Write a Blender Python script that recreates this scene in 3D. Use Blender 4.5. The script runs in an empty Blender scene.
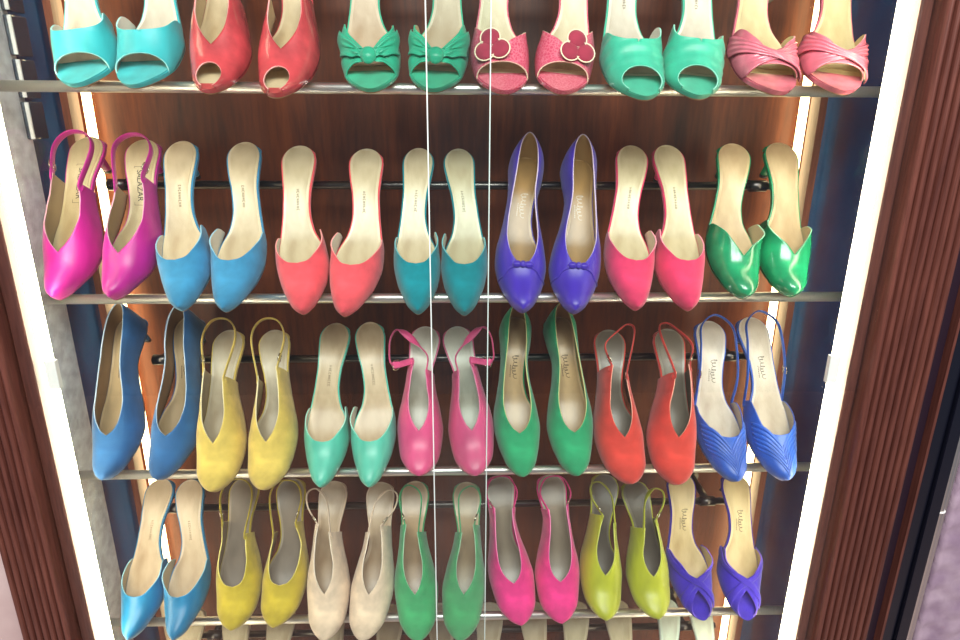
import bpy, bmesh
from mathutils import Matrix, Vector
# ---------------------------------------------------------------- shoe geometry (pure math)
import math, random
ROD_Y, ROD_DZ = 0.1042, 0.1371            # rear rod behind / above the front rail
SPAN = math.hypot(ROD_Y, ROD_DZ)
AL = (0.0, ROD_Y/SPAN, ROD_DZ/SPAN)       # up the slope between the two rods
NO = (0.0, -ROD_DZ/SPAN, ROD_Y/SPAN)      # off the slope, towards the aisle
R_FRONT, R_REAR = 0.0066, 0.0058
Z_RAIL, PITCH = 0.0202, 0.2645

def curve(pts):
    xs = [p[0] for p in pts]; ys = [p[1] for p in pts]; n = len(xs)
    d = [(ys[i+1]-ys[i])/(xs[i+1]-xs[i]) for i in range(n-1)]
    m = [d[0]] + [0 if d[i-1]*d[i] <= 0 else 2*d[i-1]*d[i]/(d[i-1]+d[i]) for i in range(1, n-1)] + [d[-1]]
    def f(x):
        if x <= xs[0]: return ys[0]
        if x >= xs[-1]: return ys[-1]
        i = 0
        while x > xs[i+1]: i += 1
        h = xs[i+1]-xs[i]; t = (x-xs[i])/h
        return ((2*t**3-3*t*t+1)*ys[i] + (t**3-2*t*t+t)*h*m[i] + (-2*t**3+3*t*t)*ys[i+1] + (t**3-t*t)*h*m[i+1])
    return f

_prof = curve([(0,.0152),(.107,0),(.2,-.0118),(.297,-.0178),(.36,-.0196),(.444,-.0200),(.52,-.0172),(.608,-.0125),(.69,-.0082),(.772,-.0057),(.899,-.0078),(1,-.0126)])
def zs(u): return _prof(u)                # top of the sole along the foot
def under(u): return _prof(min(max(u, 0), 1)) - .0055

BASE = {'pointed': [(0,.0085),(.05,.0150),(.1,.0215),(.2,.0315),(.31,.0365)],
        'almond':  [(0,.0160),(.05,.0195),(.1,.0245),(.2,.0325),(.31,.0368)],
        'round':   [(0,.0230),(.05,.0260),(.1,.0295),(.2,.0345),(.31,.0372)],
        'open':    [(0,.0240),(.05,.0280),(.1,.0320),(.2,.0372),(.31,.0400)]}
CAP = {'pointed': .055, 'almond': .085, 'round': .13, 'open': .16}

def lay(t, L):
    """how a shoe rests on the two rods: (rotation about X, shift along the normal)"""
    h1 = under(t/L) ; h2 = under((t+SPAN)/L)
    d = math.atan2((h2 + (R_REAR*0)) - h1, SPAN)
    return -d, h1

def place(row, x, t, beta, L):
    """origin and axes (X, Y, Z) of a shoe: toe tip at local (0,0,zs(0)), Y towards the heel"""
    rot, h1 = lay(t, L)
    # the plane through the tops of both rods, the front rail being a little thicker
    dl = math.asin((R_REAR-R_FRONT)/SPAN) + rot
    c, s = math.cos(dl), math.sin(dl)
    A = tuple(c*a + s*n for a, n in zip(AL, NO)); N = tuple(-s*a + c*n for a, n in zip(AL, NO))
    cb, sb = math.cos(beta), math.sin(beta)
    Y = (sb, cb*A[1], cb*A[2]); X = (cb, -sb*A[1], -sb*A[2]); Z = N
    zr = Z_RAIL - PITCH*row
    k = R_FRONT*1.16 - h1 + .0016 + max(0, .016-t)*.12 + (.0008 if row == 0 else 0)
    o = (x + k*Z[0] - t*Y[0], k*Z[1] - t*Y[1], zr + k*Z[2] - t*Y[2])
    return o, X, Y, Z
BEND = .0055
def cxf(u, med, bend):
    """the foot's bend: the toe points inwards, the ball and waist stand out"""
    w = math.exp(-((u-.60)/.15)**2)*.55
    return med*bend*(.7*max(0, .35-u)/.35 + .25*max(0, u-.55)/.45 - w)

PLACE = [  # style, rail, then (x, overhang past the rail, lean, length) of the left and right shoe
 ('turq', 0, (-0.4445, 0.0184, -0.1593, 0.245), (-0.3715, 0.0179, -0.0608, 0.245)),
 ('red_peep', 0, (-0.2891, 0.0306, -0.0043, 0.257), (-0.2035, 0.0426, -0.0189, 0.257)),
 ('bow', 0, (-0.106, 0.0259, -0.0462, 0.245), (-0.0256, 0.0248, 0.0519, 0.245)),
 ('flower', 0, (0.0503, 0.0289, 0.0039, 0.245), (0.1271, 0.0293, 0.1175, 0.245)),
 ('mint_peep', 0, (0.2117, 0.0429, 0.0091, 0.257), (0.2852, 0.0403, 0.1232, 0.257)),
 ('pink_cross', 0, (0.3769, 0.0257, 0.0582, 0.245), (0.4629, 0.0237, 0.1554, 0.245)),
 ('magenta', 1, (-0.5216, 0.0051, 0.0095, 0.2433), (-0.4423, 0.0057, 0.0068, 0.2402)),
 ('blue_mule', 1, (-0.3605, 0.0262, -0.1476, 0.2641), (-0.2949, 0.0273, -0.0336, 0.2622)),
 ('coral', 1, (-0.2056, 0.0333, -0.1045, 0.2641), (-0.1401, 0.0373, 0.051, 0.2628)),
 ('teal', 1, (-0.0567, 0.0333, -0.0068, 0.2599), (0.0093, 0.0358, -0.0388, 0.2619)),
 ('purple', 1, (0.0796, 0.032, 0.0776, 0.245), (0.1538, 0.0355, 0.0874, 0.245)),
 ('pinkred', 1, (0.228, 0.0273, 0.0981, 0.2603), (0.3023, 0.0289, 0.0063, 0.2618)),
 ('green_mule', 1, (0.3749, 0.0068, 0.0975, 0.2405), (0.4474, 0.0049, 0.0885, 0.2395)),
 ('blue_pump', 2, (-0.5048, 0.0072, 0.0126, 0.245), (-0.4208, 0.0084, 0.0392, 0.245)),
 ('yellow', 2, (-0.3482, 0.0278, -0.0303, 0.2439), (-0.272, 0.0254, -0.0548, 0.2416)),
 ('mint_mule', 2, (-0.199, 0.0224, 0.0319, 0.2489), (-0.125, 0.0232, -0.0587, 0.2513)),
 ('pink_sling', 2, (-0.0623, 0.0069, 0.0416, 0.2263), (0.0258, 0.0075, -0.1378, 0.2287)),
 ('green_pump', 2, (0.0859, 0.0103, -0.0027, 0.245), (0.1718, 0.0095, -0.0742, 0.245)),
 ('red_sling', 2, (0.239, 0.0237, -0.0334, 0.2371), (0.3146, 0.0263, 0.0707, 0.2411)),
 ('ruched', 2, (0.3915, 0.022, 0.0051, 0.2489), (0.4721, 0.0204, -0.0435, 0.2536)),
 ('cyan_mule', 3, (-0.506, 0.0189, 0.0476, 0.2382), (-0.4323, 0.0206, -0.0664, 0.2384)),
 ('mustard', 3, (-0.3553, 0.0088, -0.0134, 0.2281), (-0.2836, 0.006, 0.0226, 0.2229)),
 ('cream', 3, (-0.2116, 0.0262, -0.0016, 0.2385), (-0.1438, 0.0283, 0.0645, 0.2383)),
 ('green_sling', 3, (-0.0702, 0.0303, -0.0328, 0.2409), (0.0041, 0.0308, 0.0435, 0.2389)),
 ('hotpink', 3, (0.0893, 0.01, -0.1151, 0.2304), (0.161, 0.0078, -0.0343, 0.2262)),
 ('lime', 3, (0.224, 0.0046, 0.0931, 0.2236), (0.3136, 0.0042, -0.0946, 0.2108)),
 ('violet', 3, (0.3785, 0.009, -0.029, 0.228), (0.4571, 0.01, 0.055, 0.2255)),
 ('r5a', 4, (-0.4793, 0.026, -0.0, 0.245), (-0.3985, 0.026, -0.0, 0.245)),
 ('r5b', 4, (-0.3211, 0.026, -0.0, 0.245), (-0.2311, 0.026, -0.0, 0.245)),
 ('r5c', 4, (-0.1269, 0.026, -0.0, 0.245), (-0.0353, 0.026, 0.0, 0.245)),
 ('r5d', 4, (0.0515, 0.026, 0.0, 0.245), (0.1316, 0.026, 0.0, 0.245)),
 ('r5e', 4, (0.2076, 0.026, 0.0, 0.245), (0.2858, 0.026, -0.0, 0.245)),
 ('r5f', 4, (0.3773, 0.026, 0.0, 0.245), (0.4383, 0.026, -0.0, 0.245)),
]
LED_POWER, LED2_POWER, CEIL_POWER, WORLD, EXPOSURE = 15.0, 7.0, 44.0, 0.12, 0.76

SC = bpy.context.scene
COL = SC.collection
random.seed(7)

# ================================================================ helpers
def lin(c):
    return tuple(((v/255)/12.92 if v/255 <= .04045 else ((v/255+.055)/1.055)**2.4) for v in c)

def tag(o, label=None, cat=None, group=None, kind=None):
    if label: o['label'] = label
    if cat: o['category'] = cat
    if group: o['group'] = group
    if kind: o['kind'] = kind
    return o

def link(name, me, mats, parent=None, smooth=True):
    for m in (mats if isinstance(mats, (list, tuple)) else [mats]): me.materials.append(m)
    if smooth:
        me.polygons.foreach_set('use_smooth', [True]*len(me.polygons))
    o = bpy.data.objects.new(name, me); COL.objects.link(o)
    if parent: o.parent = parent
    return o

def empty(name, M):
    o = bpy.data.objects.new(name, None); COL.objects.link(o); o.matrix_world = M
    o.empty_display_size = .05
    return o

def mesh(name, V, F, mi=None):
    me = bpy.data.meshes.new(name); me.from_pydata([tuple(v) for v in V], [], F)
    if mi: me.polygons.foreach_set('material_index', mi)
    me.update()
    return me

def recalc(me):
    bm = bmesh.new(); bm.from_mesh(me)
    bmesh.ops.recalc_face_normals(bm, faces=bm.faces); bm.to_mesh(me); bm.free(); return me

def box_data(x0, x1, y0, y1, z0, z1):
    V = [(x, y, z) for x in (x0, x1) for y in (y0, y1) for z in (z0, z1)]
    F = [(0,1,3,2), (4,6,7,5), (0,4,5,1), (2,3,7,6), (0,2,6,4), (1,5,7,3)]
    return V, F

def box(name, b, mat, parent=None, bevel=0.0):
    V, F = box_data(*b); me = mesh(name, V, F)
    o = link(name, me, mat, parent, smooth=False)
    if bevel:
        m = o.modifiers.new('bevel', 'BEVEL'); m.width = bevel; m.segments = 2
    return o

def tube_data(P, r, n=10, closed=False, caps=True, flat=None, up=(0, 0, 1)):
    """sweep a circle (or, with flat=(a, b), an ellipse a across / b along 'up') along P"""
    P = [Vector(p) for p in P]; V = []; F = []; m = len(P)
    for i, p in enumerate(P):
        if closed: t = P[(i+1) % m]-P[i-1]
        else: t = P[min(i+1, m-1)]-P[max(i-1, 0)]
        t.normalize(); u = Vector(up[i]) if isinstance(up, list) else Vector(up)
        s = t.cross(u)
        if s.length < 1e-4: s = t.cross(Vector((1, 0, .1)))
        s.normalize(); u2 = s.cross(t)
        rr = r[i] if isinstance(r, (list, tuple)) else r
        a, b = (rr, rr) if flat is None else flat
        for k in range(n):
            c = 2*math.pi*k/n
            V.append(p + s*a*math.cos(c) + u2*b*math.sin(c))
    for i in range(m if closed else m-1):
        for k in range(n):
            j = (i+1) % m
            F.append((i*n+k, i*n+(k+1) % n, j*n+(k+1) % n, j*n+k))
    if caps and not closed:
        F.append(tuple(range(n-1, -1, -1))); F.append(tuple((m-1)*n+k for k in range(n)))
    return V, F

def catmull(P, n=8):
    P = [Vector(p) for p in P]; Q = [2*P[0]-P[1]] + P + [2*P[-1]-P[-2]]; out = []
    for i in range(1, len(Q)-2):
        for k in range(n):
            t = k/n; a, b, c, d = Q[i-1], Q[i], Q[i+1], Q[i+2]
            out.append(.5*((2*b) + (c-a)*t + (2*a-5*b+4*c-d)*t*t + (3*b-a-3*c+d)*t**3))
    out.append(P[-1]); return out

# ================================================================ materials
MATS = {}
def nodes(name):
    m = bpy.data.materials.new(name); m.use_nodes = True; nt = m.node_tree
    return m, nt, nt.nodes['Principled BSDF']

def plain(name, col, rough=.5, metal=0.0, spec=.5, coat=0.0):
    if name in MATS: return MATS[name]
    m, nt, b = nodes(name)
    b.inputs['Base Color'].default_value = (*lin(col), 1); b.inputs['Roughness'].default_value = rough
    b.inputs['Metallic'].default_value = metal; b.inputs['Specular IOR Level'].default_value = spec
    b.inputs['Coat Weight'].default_value = coat
    MATS[name] = m; return m

def mottled(name, col, col2, scale=60, rough=.5, bump=.15, stretch=(1, 1, 1), sheen=0.0, spec=.4, bscale=900, lo=.35, hi=.7, coat=0.0):
    if name in MATS: return MATS[name]
    m, nt, b = nodes(name); N = nt.nodes; L = nt.links
    tc = N.new('ShaderNodeTexCoord'); mp = N.new('ShaderNodeMapping'); mp.inputs['Scale'].default_value = stretch
    L.new(tc.outputs['Object'], mp.inputs['Vector'])
    nz = N.new('ShaderNodeTexNoise'); nz.inputs['Scale'].default_value = scale; nz.inputs['Detail'].default_value = 5
    L.new(mp.outputs[0], nz.inputs['Vector'])
    cr = N.new('ShaderNodeValToRGB'); cr.color_ramp.elements[0].position = lo; cr.color_ramp.elements[1].position = hi
    cr.color_ramp.elements[0].color = (*lin(col2), 1); cr.color_ramp.elements[1].color = (*lin(col), 1)
    L.new(nz.outputs['Fac'], cr.inputs[0]); L.new(cr.outputs[0], b.inputs['Base Color'])
    if bump:
        n2 = N.new('ShaderNodeTexNoise'); n2.inputs['Scale'].default_value = bscale
        L.new(mp.outputs[0], n2.inputs['Vector'])
        bp = N.new('ShaderNodeBump'); bp.inputs['Strength'].default_value = bump; bp.inputs['Distance'].default_value = .0006
        L.new(n2.outputs['Fac'], bp.inputs['Height']); L.new(bp.outputs[0], b.inputs['Normal'])
    b.inputs['Roughness'].default_value = rough; b.inputs['Specular IOR Level'].default_value = spec
    b.inputs['Sheen Weight'].default_value = sheen; b.inputs['Coat Weight'].default_value = coat
    b.inputs['Coat Roughness'].default_value = .15
    MATS[name] = m; return m

def mix(a, b, t): return tuple(x*(1-t)+y*t for x, y in zip(a, b))

def fabric(key, col, finish):
    dark = mix(col, (0, 0, 0), .22)
    if finish == 'suede': return mottled('suede_'+key, col, mix(col, (0, 0, 0), .17), 42, .8, .35, sheen=.25, spec=.2, bscale=1500)
    if finish == 'satin': return mottled('satin_'+key, col, mix(col, (0, 0, 0), .15), 45, .38, .25, (1, .35, 1), sheen=.15, spec=.5, bscale=1400)
    if finish == 'leather': return mottled('leather_'+key, col, dark, 40, .22, .12, spec=.6, bscale=500, coat=.4)
    if finish == 'snake': return scaly('snake_'+key, col, mix(col, (255, 225, 225), .35))

def scaly(name, col, col2):
    if name in MATS: return MATS[name]
    m, nt, b = nodes(name); N = nt.nodes; L = nt.links
    tc = N.new('ShaderNodeTexCoord'); v = N.new('ShaderNodeTexVoronoi'); v.inputs['Scale'].default_value = 260
    v.feature = 'DISTANCE_TO_EDGE'
    L.new(tc.outputs['Object'], v.inputs['Vector'])
    cr = N.new('ShaderNodeValToRGB'); cr.color_ramp.elements[0].color = (*lin(col2), 1); cr.color_ramp.elements[1].color = (*lin(col), 1)
    cr.color_ramp.elements[1].position = .16
    L.new(v.outputs['Distance'], cr.inputs[0]); L.new(cr.outputs[0], b.inputs['Base Color'])
    bp = N.new('ShaderNodeBump'); bp.inputs['Strength'].default_value = .3; bp.inputs['Distance'].default_value = .0006
    L.new(v.outputs['Distance'], bp.inputs['Height']); L.new(bp.outputs[0], b.inputs['Normal'])
    b.inputs['Roughness'].default_value = .3
    MATS[name] = m; return m

def glow(name, col, power):
    m = bpy.data.materials.new(name); m.use_nodes = True; nt = m.node_tree; nt.nodes.clear()
    e = nt.nodes.new('ShaderNodeEmission'); o = nt.nodes.new('ShaderNodeOutputMaterial')
    e.inputs[0].default_value = (*lin(col), 1); e.inputs[1].default_value = power
    nt.links.new(e.outputs[0], o.inputs[0]); return m

def glass(name, tint=(250, 253, 252), ior=1.45):
    m = bpy.data.materials.new(name); m.use_nodes = True; nt = m.node_tree; nt.nodes.clear(); N = nt.nodes; L = nt.links
    t = N.new('ShaderNodeBsdfTransparent'); t.inputs[0].default_value = (*lin(tint), 1)
    g = N.new('ShaderNodeBsdfGlossy'); g.inputs['Roughness'].default_value = 0.0
    lw = N.new('ShaderNodeLayerWeight'); lw.inputs[0].default_value = .5
    pw = N.new('ShaderNodeMath'); pw.operation = 'POWER'; pw.inputs[1].default_value = 5
    f = N.new('ShaderNodeMath'); f.operation = 'MULTIPLY_ADD'; f0 = ((ior-1)/(ior+1))**2
    f.inputs[1].default_value = 1-f0; f.inputs[2].default_value = f0
    L.new(lw.outputs['Facing'], pw.inputs[0]); L.new(pw.outputs[0], f.inputs[0])
    x = N.new('ShaderNodeMixShader'); o = N.new('ShaderNodeOutputMaterial')
    L.new(f.outputs[0], x.inputs[0]); L.new(t.outputs[0], x.inputs[1]); L.new(g.outputs[0], x.inputs[2]); L.new(x.outputs[0], o.inputs[0])
    return m

def wood(name, dark, light, scale=14, rough=.35, stretch=(1, 1, .06)):
    m, nt, b = nodes(name); N = nt.nodes; L = nt.links
    tc = N.new('ShaderNodeTexCoord'); mp = N.new('ShaderNodeMapping'); mp.inputs['Scale'].default_value = stretch
    L.new(tc.outputs['Object'], mp.inputs['Vector'])
    n1 = N.new('ShaderNodeTexNoise'); n1.inputs['Scale'].default_value = scale; n1.inputs['Detail'].default_value = 8; n1.inputs['Roughness'].default_value = .7; n1.inputs['Distortion'].default_value = .6
    L.new(mp.outputs[0], n1.inputs['Vector'])
    cr = N.new('ShaderNodeValToRGB'); cr.color_ramp.elements[0].position = .3; cr.color_ramp.elements[1].position = .72
    cr.color_ramp.elements[0].color = (*lin(dark), 1); cr.color_ramp.elements[1].color = (*lin(light), 1)
    L.new(n1.outputs['Fac'], cr.inputs[0])
    n2 = N.new('ShaderNodeTexNoise'); n2.inputs['Scale'].default_value = scale*16; n2.inputs['Detail'].default_value = 3
    L.new(mp.outputs[0], n2.inputs['Vector'])
    mx = N.new('ShaderNodeMix'); mx.data_type = 'RGBA'; mx.blend_type = 'MULTIPLY'; mx.inputs[0].default_value = .45
    c2 = N.new('ShaderNodeValToRGB'); c2.color_ramp.elements[0].position = .35; c2.color_ramp.elements[1].position = .6
    c2.color_ramp.elements[0].color = (.35, .3, .28, 1)
    L.new(n2.outputs['Fac'], c2.inputs[0])
    L.new(cr.outputs[0], mx.inputs[6]); L.new(c2.outputs[0], mx.inputs[7]); L.new(mx.outputs[2], b.inputs['Base Color'])
    b.inputs['Roughness'].default_value = rough; b.inputs['Specular IOR Level'].default_value = .4
    bp = N.new('ShaderNodeBump'); bp.inputs['Strength'].default_value = .12; bp.inputs['Distance'].default_value = .001
    L.new(n2.outputs['Fac'], bp.inputs['Height']); L.new(bp.outputs[0], b.inputs['Normal'])
    return m

# ================================================================ shoes
SP = .85                                                   # roundness of the upper's cross-section
WAIST_LAT = [(.40,.0352),(.5,.0285),(.6,.0232),(.7,.0218),(.8,.0240),(.9,.0258),(1,.0258)]
WAIST_MED = [(.40,.0315),(.5,.0200),(.6,.0168),(.7,.0178),(.8,.0220),(.9,.0255),(1,.0258)]
UPPER_MED = [(.40,.0338),(.47,.0305),(.55,.0262),(.63,.0225),(.7,.0200),(.8,.0235),(.9,.0258),(1,.0258)]
HGT = {'low': curve([(0,.010),(.03,.016),(.08,.0215),(.15,.0265),(.22,.032),(.3,.040),(.42,.052),(.55,.060),(.8,.058),(1,.056)]),
       'full': curve([(0,.013),(.03,.021),(.08,.027),(.15,.032),(.22,.038),(.3,.046),(.42,.056),(.55,.062),(.8,.058),(1,.056)]),
       'tall': curve([(0,.013),(.03,.021),(.08,.027),(.15,.032),(.22,.038),(.3,.046),(.42,.056),(.55,.060),(.8,.057),(1,.056)]),
       'peep': curve([(0,.012),(.06,.018),(.12,.0225),(.2,.0295),(.3,.040),(.42,.052),(.55,.058),(1,.056)])}

class Geo:
    def __init__(s, st, L, med, wk):
        s.L, s.med, s.k, s.st = L, med, (L/.245)*.5 + .5, st
        s.wk = wk*st.get('wide', 1.0)
        toe = st['toe']; s.cap = CAP[toe]
        s.lat = curve(BASE[toe]+WAIST_LAT); s.mdl = curve(BASE[toe]+WAIST_MED); s.upm = curve(BASE[toe]+UPPER_MED)
        s.h = HGT[st.get('h', 'low')]
        s.bend = BEND
    def capf(s, u):
        f = 1.0
        if u < s.cap: f *= math.sqrt(max(0, 1-((s.cap-u)/s.cap)**2))
        rh = .105
        if u > 1-rh: f *= math.sqrt(max(0, 1-((u-1+rh)/rh)**2))
        return f
    def win(s, u, side):                                   # insole half-width on one side
        return (s.mdl if side == s.med else s.lat)(u)*s.wk*s.capf(u)
    def wup(s, u, side):
        return ((s.upm if side == s.med else s.lat)(u)*s.wk+.0016)*s.capf(u)
    def cx(s, u):                                          # the foot's bend
        return cxf(u, s.med, s.bend)
    def up(s, u, side, th):                                # a point of the upper, th from the sole edge to the crest
        W, H = s.wup(u, side), s.h(u)*s.k
        d = s.st.get('disp'); e = d(u, 1-th/(math.pi/2)) if d else 0.0
        c, n = max(0, math.cos(th))**SP, max(0, math.sin(th))**SP
        lean = s.st.get('lean', 0)*max(0, u-.8)*n
        X = W*c + e*math.cos(th)
        if side == s.med and 'mule' in s.st['kind']:       # the inner flap stands open, away from the foot
            k = min(1, max(0, (u-.29)/.13)); k = k*k*(3-2*k); X = X*(1-k) + k*(W*.98 + .0025*n)
        return Vector((s.cx(u) + side*X, u*s.L + lean, zs(u)-.001 + H*n + e*math.sin(th)))
    def floor(s, u, q):                                    # a point on the insole, q in metres from its axis
        return Vector((s.cx(u)+q, u*s.L, zs(u)+.0040))

def cosr(a, b, n): return [a+(b-a)*(1-math.cos(math.pi*i/n))/2 for i in range(n+1)]

def acosq(q): return math.acos(min(1, max(0, q))**(1/SP))

def build_upper(name, g, st, mats, parent, nj=18):
    V, F = [], []
    for side in (-1, 1):
        pts = st['qm'] if side == g.med else st['ql']
        q = curve(pts); ut, ue = pts[0][0], pts[-1][0]
        rows = []
        fr = st.get('front')
        if fr:
            e0, e1, Q, shape = fr
            def qf(u):
                t = (u-e0)/(e1-e0)
                return Q*(math.sqrt(max(0, 1-t*t)) if shape == 'arch' else (1-t**1.2))
            us = cosr(e0, e1, 16)
            rows += [(u, acosq(qf(u))) for u in us[:-1]]
            rows += [(u, math.pi/2) for u in cosr(e1, ut, 14)[:-1]]
        else:
            rows += [(u, math.pi/2) for u in cosr(0, ut, 24)[:-1]]
        rows += [(u, acosq(q(u))) for u in cosr(ut, ue, 34)]
        base = len(V)
        for u, a in rows:
            for j in range(nj+1):
                V.append(g.up(u, side, a*j/nj))
        fl = []
        for i in range(len(rows)-1):
            for j in range(nj):
                a = base+i*(nj+1)+j; f = (a, a+1, a+nj+2, a+nj+1)
                fl.append(f if side > 0 else f[::-1])
        F += fl
    me = mesh(name, V, F)
    bm = bmesh.new(); bm.from_mesh(me)
    bmesh.ops.remove_doubles(bm, verts=bm.verts, dist=.00012)
    bmesh.ops.dissolve_degenerate(bm, edges=bm.edges, dist=.00001)
    bm.normal_update()
    s = sum(f.normal.z*f.calc_area() for f in bm.faces)
    if s < 0: bmesh.ops.reverse_faces(bm, faces=bm.faces)
    bm.to_mesh(me); bm.free()
    o = link(name, me, mats, parent)
    m = o.modifiers.new('thickness', 'SOLIDIFY'); m.thickness = st.get('thick', .0017); m.offset = -1
    m.material_offset = 1; m.material_offset_rim = 2; m.use_even_offset = False
    return o

def slab(name, g, zt, zb, grow, mats, parent, u0=0.0, u1=1.0, ucol=None, nu=64, nq=8, cup=0.0, shrink_bottom=0.0):
    """a closed sole-shaped slab between heights zt and zb over the profile"""
    V, F, mi = [], [], []
    us = cosr(u0, u1, nu)
    for u in us:
        wl, wr = g.win(u, -1)+grow*g.capf(u), g.win(u, 1)+grow*g.capf(u)
        for layer, z in ((0, zt), (1, zb)):
            for k in range(nq+1):
                f = -1+2*k/nq; w = wl if f < 0 else wr
                if layer: w *= 1-shrink_bottom
                V.append((g.cx(u)+f*w, u*g.L, zs(u)+z+(cup*f**4 if not layer else 0)))
    n = 2*(nq+1)
    for i in range(nu):
        um = (us[i]+us[i+1])/2
        c = 1 if ucol and um < ucol else 0
        for k in range(nq):
            a = i*n+k; F.append((a, a+1, a+n+1, a+n)); mi.append(c)
            a = i*n+nq+1+k; F.append((a, a+n, a+n+1, a+1)); mi.append(c)
        for k in (0, nq):
            a = i*n+k; b = a+nq+1; f = (a, a+n, b+n, b)
            F.append(f if k == 0 else f[::-1]); mi.append(c)
    for i in (0, nu):
        for k in range(nq):
            a = i*n+k; b = a+nq+1; f = (a, b, b+1, a+1); F.append(f if i == 0 else f[::-1]); mi.append(0)
    me = mesh(name, V, F, mi); recalc(me)
    o = link(name, me, mats, parent)
    m = o.modifiers.new('edge', 'EDGE_SPLIT'); m.split_angle = math.radians(50)
    return o

def heel(g, mat, tipmat, parent, hl=.046):
    u0 = .895; V, F = [], []; n = 20; rows = 14
    top = []
    for k in range(n):                                     # seat outline, from the breast round the back
        t = k/n
        a = 2*math.pi*t
        top.append(a)
    ph = .36
    D = Vector((0, -math.sin(ph), -math.cos(ph)))          # straight down when the shoe stands
    for i in range(rows+1):
        t = i/rows
        s = 1-.66*min(1, t/.55)**.75 if t < .55 else .34-.04*(t-.55)/.45
        c0 = Vector((g.cx(.945), .945*g.L, zs(.95)-.004)); c = c0 + D*hl*t + Vector((0, .004*t, 0))
        for a in top:
            x = math.cos(a)*g.win(.91, 1)*.98*s; y = math.sin(a)*.054*g.L*s
            zoff = (zs(min(1, .945+math.sin(a)*.054))-zs(.95))*(1-t)
            V.append(c + Vector((x, y, zoff)))
    for i in range(rows):
        for k in range(n):
            F.append((i*n+k, i*n+(k+1) % n, (i+1)*n+(k+1) % n, (i+1)*n+k))
    F.append(tuple(range(n))); F.append(tuple(rows*n+k for k in range(n)))
    o = link('heel', recalc(mesh('heel', V, F)), mat, parent)
    Vt, Ft = [], []
    last = V[rows*n:]
    for d in (-.0004, .005):
        Vt += [v + D*d for v in last]
    for k in range(n): Ft.append((k, (k+1) % n, n+(k+1) % n, n+k))
    Ft.append(tuple(range(n))); Ft.append(tuple(n+k for k in range(n)))
    link('heel_tip', recalc(mesh('heel_tip', Vt, Ft)), tipmat, o)

def strap(g, st, mats, parent, mids, hardware, knot_at=.2):
    width = st.get('swid', .0075)
    """sling strap from one quarter round the heel to the other, with its buckle"""
    pl, pm = (st['ql'], st['qm'])
    lat = -g.med
    def edge(side, pts):
        u = pts[-1][0]; a = acosq(pts[-1][1])
        return [g.up(u-.03, side, a*.8) , g.up(u, side, a*.93)]
    A, B = edge(lat, pl), edge(g.med, pm)
    P = A + [Vector((lat*x, y*g.L, z+zs(min(1, y)))) for x, y, z in mids] + B[::-1]
    C = catmull(P, 9)
    n = len(C); ups = []
    for i, c in enumerate(C):
        out = Vector((c.x-g.cx(.8), max(0, c.y-.8*g.L), .0)) ; out = out.normalized() if out.length > 1e-5 else Vector((0, 0, 1))
        t = (C[min(i+1, n-1)]-C[max(i-1, 0)]).normalized()
        b = t.cross(out)
        ups.append(b if b.length > .05 else Vector((0, 0, 1)))
    V, F = tube_data(C, 1, 10, flat=(.0012, width/2), up=ups)
    o = link('strap', recalc(mesh('strap', V, F)), mats, parent)
    i = int(n*knot_at); c = C[i]; t = (C[i+1]-C[i-1]).normalized(); w = ups[i].normalized()
    w = (w - t*w.dot(t)).normalized(); nn = t.cross(w)
    R = []
    for k in range(20):
        a = 2*math.pi*k/20; ca, sa = math.cos(a), math.sin(a)
        R.append(c + t*.0055*abs(ca)**.5*(1 if ca > 0 else -1) + w*(width/2+.0022)*abs(sa)**.5*(1 if sa > 0 else -1))
    V, F = tube_data(R, .0008, 8, closed=True, up=tuple(nn))
    # the prong
    V2, F2 = tube_data([c-t*.0055+nn*.0012, c+nn*.0016, c+t*.0058+nn*.0012], .0006, 6, up=tuple(nn))
    k = len(V); V += V2; F += [tuple(x+k for x in f) for f in F2]
    link('buckle', recalc(mesh('buckle', V, F)), hardware, o)
    return o

def on_upper(g, u, psi, off):
    side = 1 if psi >= 0 else -1
    th = (1-abs(psi))*math.pi/2
    p = g.up(u, side, th)
    du = g.up(u+.004, side, th)-g.up(u-.004, side, th)
    ps2 = min(1, abs(psi)+.01); ps1 = max(0, ps2-.02)
    dp = g.up(u, side, (1-ps2)*math.pi/2)-g.up(u, side, (1-ps1)*math.pi/2)
    n = dp.cross(du)*side
    n.normalize()
    if n.z < 0 and abs(psi) < .5: n = -n
    return p + n*off

def band(name, g, path, width, mats, parent, off=.0012, n=40, m=8, pleat=0.0, thick=.0012, taper=None):
    """a strip of stuff lying over the upper; path of (u, psi), width in u"""
    pu = curve([(i/(len(path)-1), p[0]) for i, p in enumerate(path)]); pp = curve([(i/(len(path)-1), p[1]) for i, p in enumerate(path)])
    V, F = [], []
    for i in range(n+1):
        t = i/n
        w = width*(taper(t) if taper else 1)
        for j in range(m+1):
            s = j/m-.5
            o = off + thick*math.sqrt(max(0, 1-(2*s)**2))*.6 + (pleat*math.sin(s*math.pi*7)*math.sin(math.pi*min(1, t*1.2+.05)) if pleat else 0)
            V.append(on_upper(g, pu(t)+s*w, pp(t), o))
    for i in range(n):
        for j in range(m):
            a = i*(m+1)+j; F.append((a, a+1, a+m+2, a+m+1))
    me = mesh(name, V, F)
    bm = bmesh.new(); bm.from_mesh(me); bm.normal_update()
    if sum(f.normal.z*f.calc_area() for f in bm.faces) < 0: bmesh.ops.reverse_faces(bm, faces=bm.faces)
    bm.to_mesh(me); bm.free()
    o = link(name, me, mats, parent)
    md = o.modifiers.new('thickness', 'SOLIDIFY'); md.thickness = thick; md.offset = -1
    if isinstance(mats, (list, tuple)) and len(mats) > 1: md.material_offset_rim = 1
    return o

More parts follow.
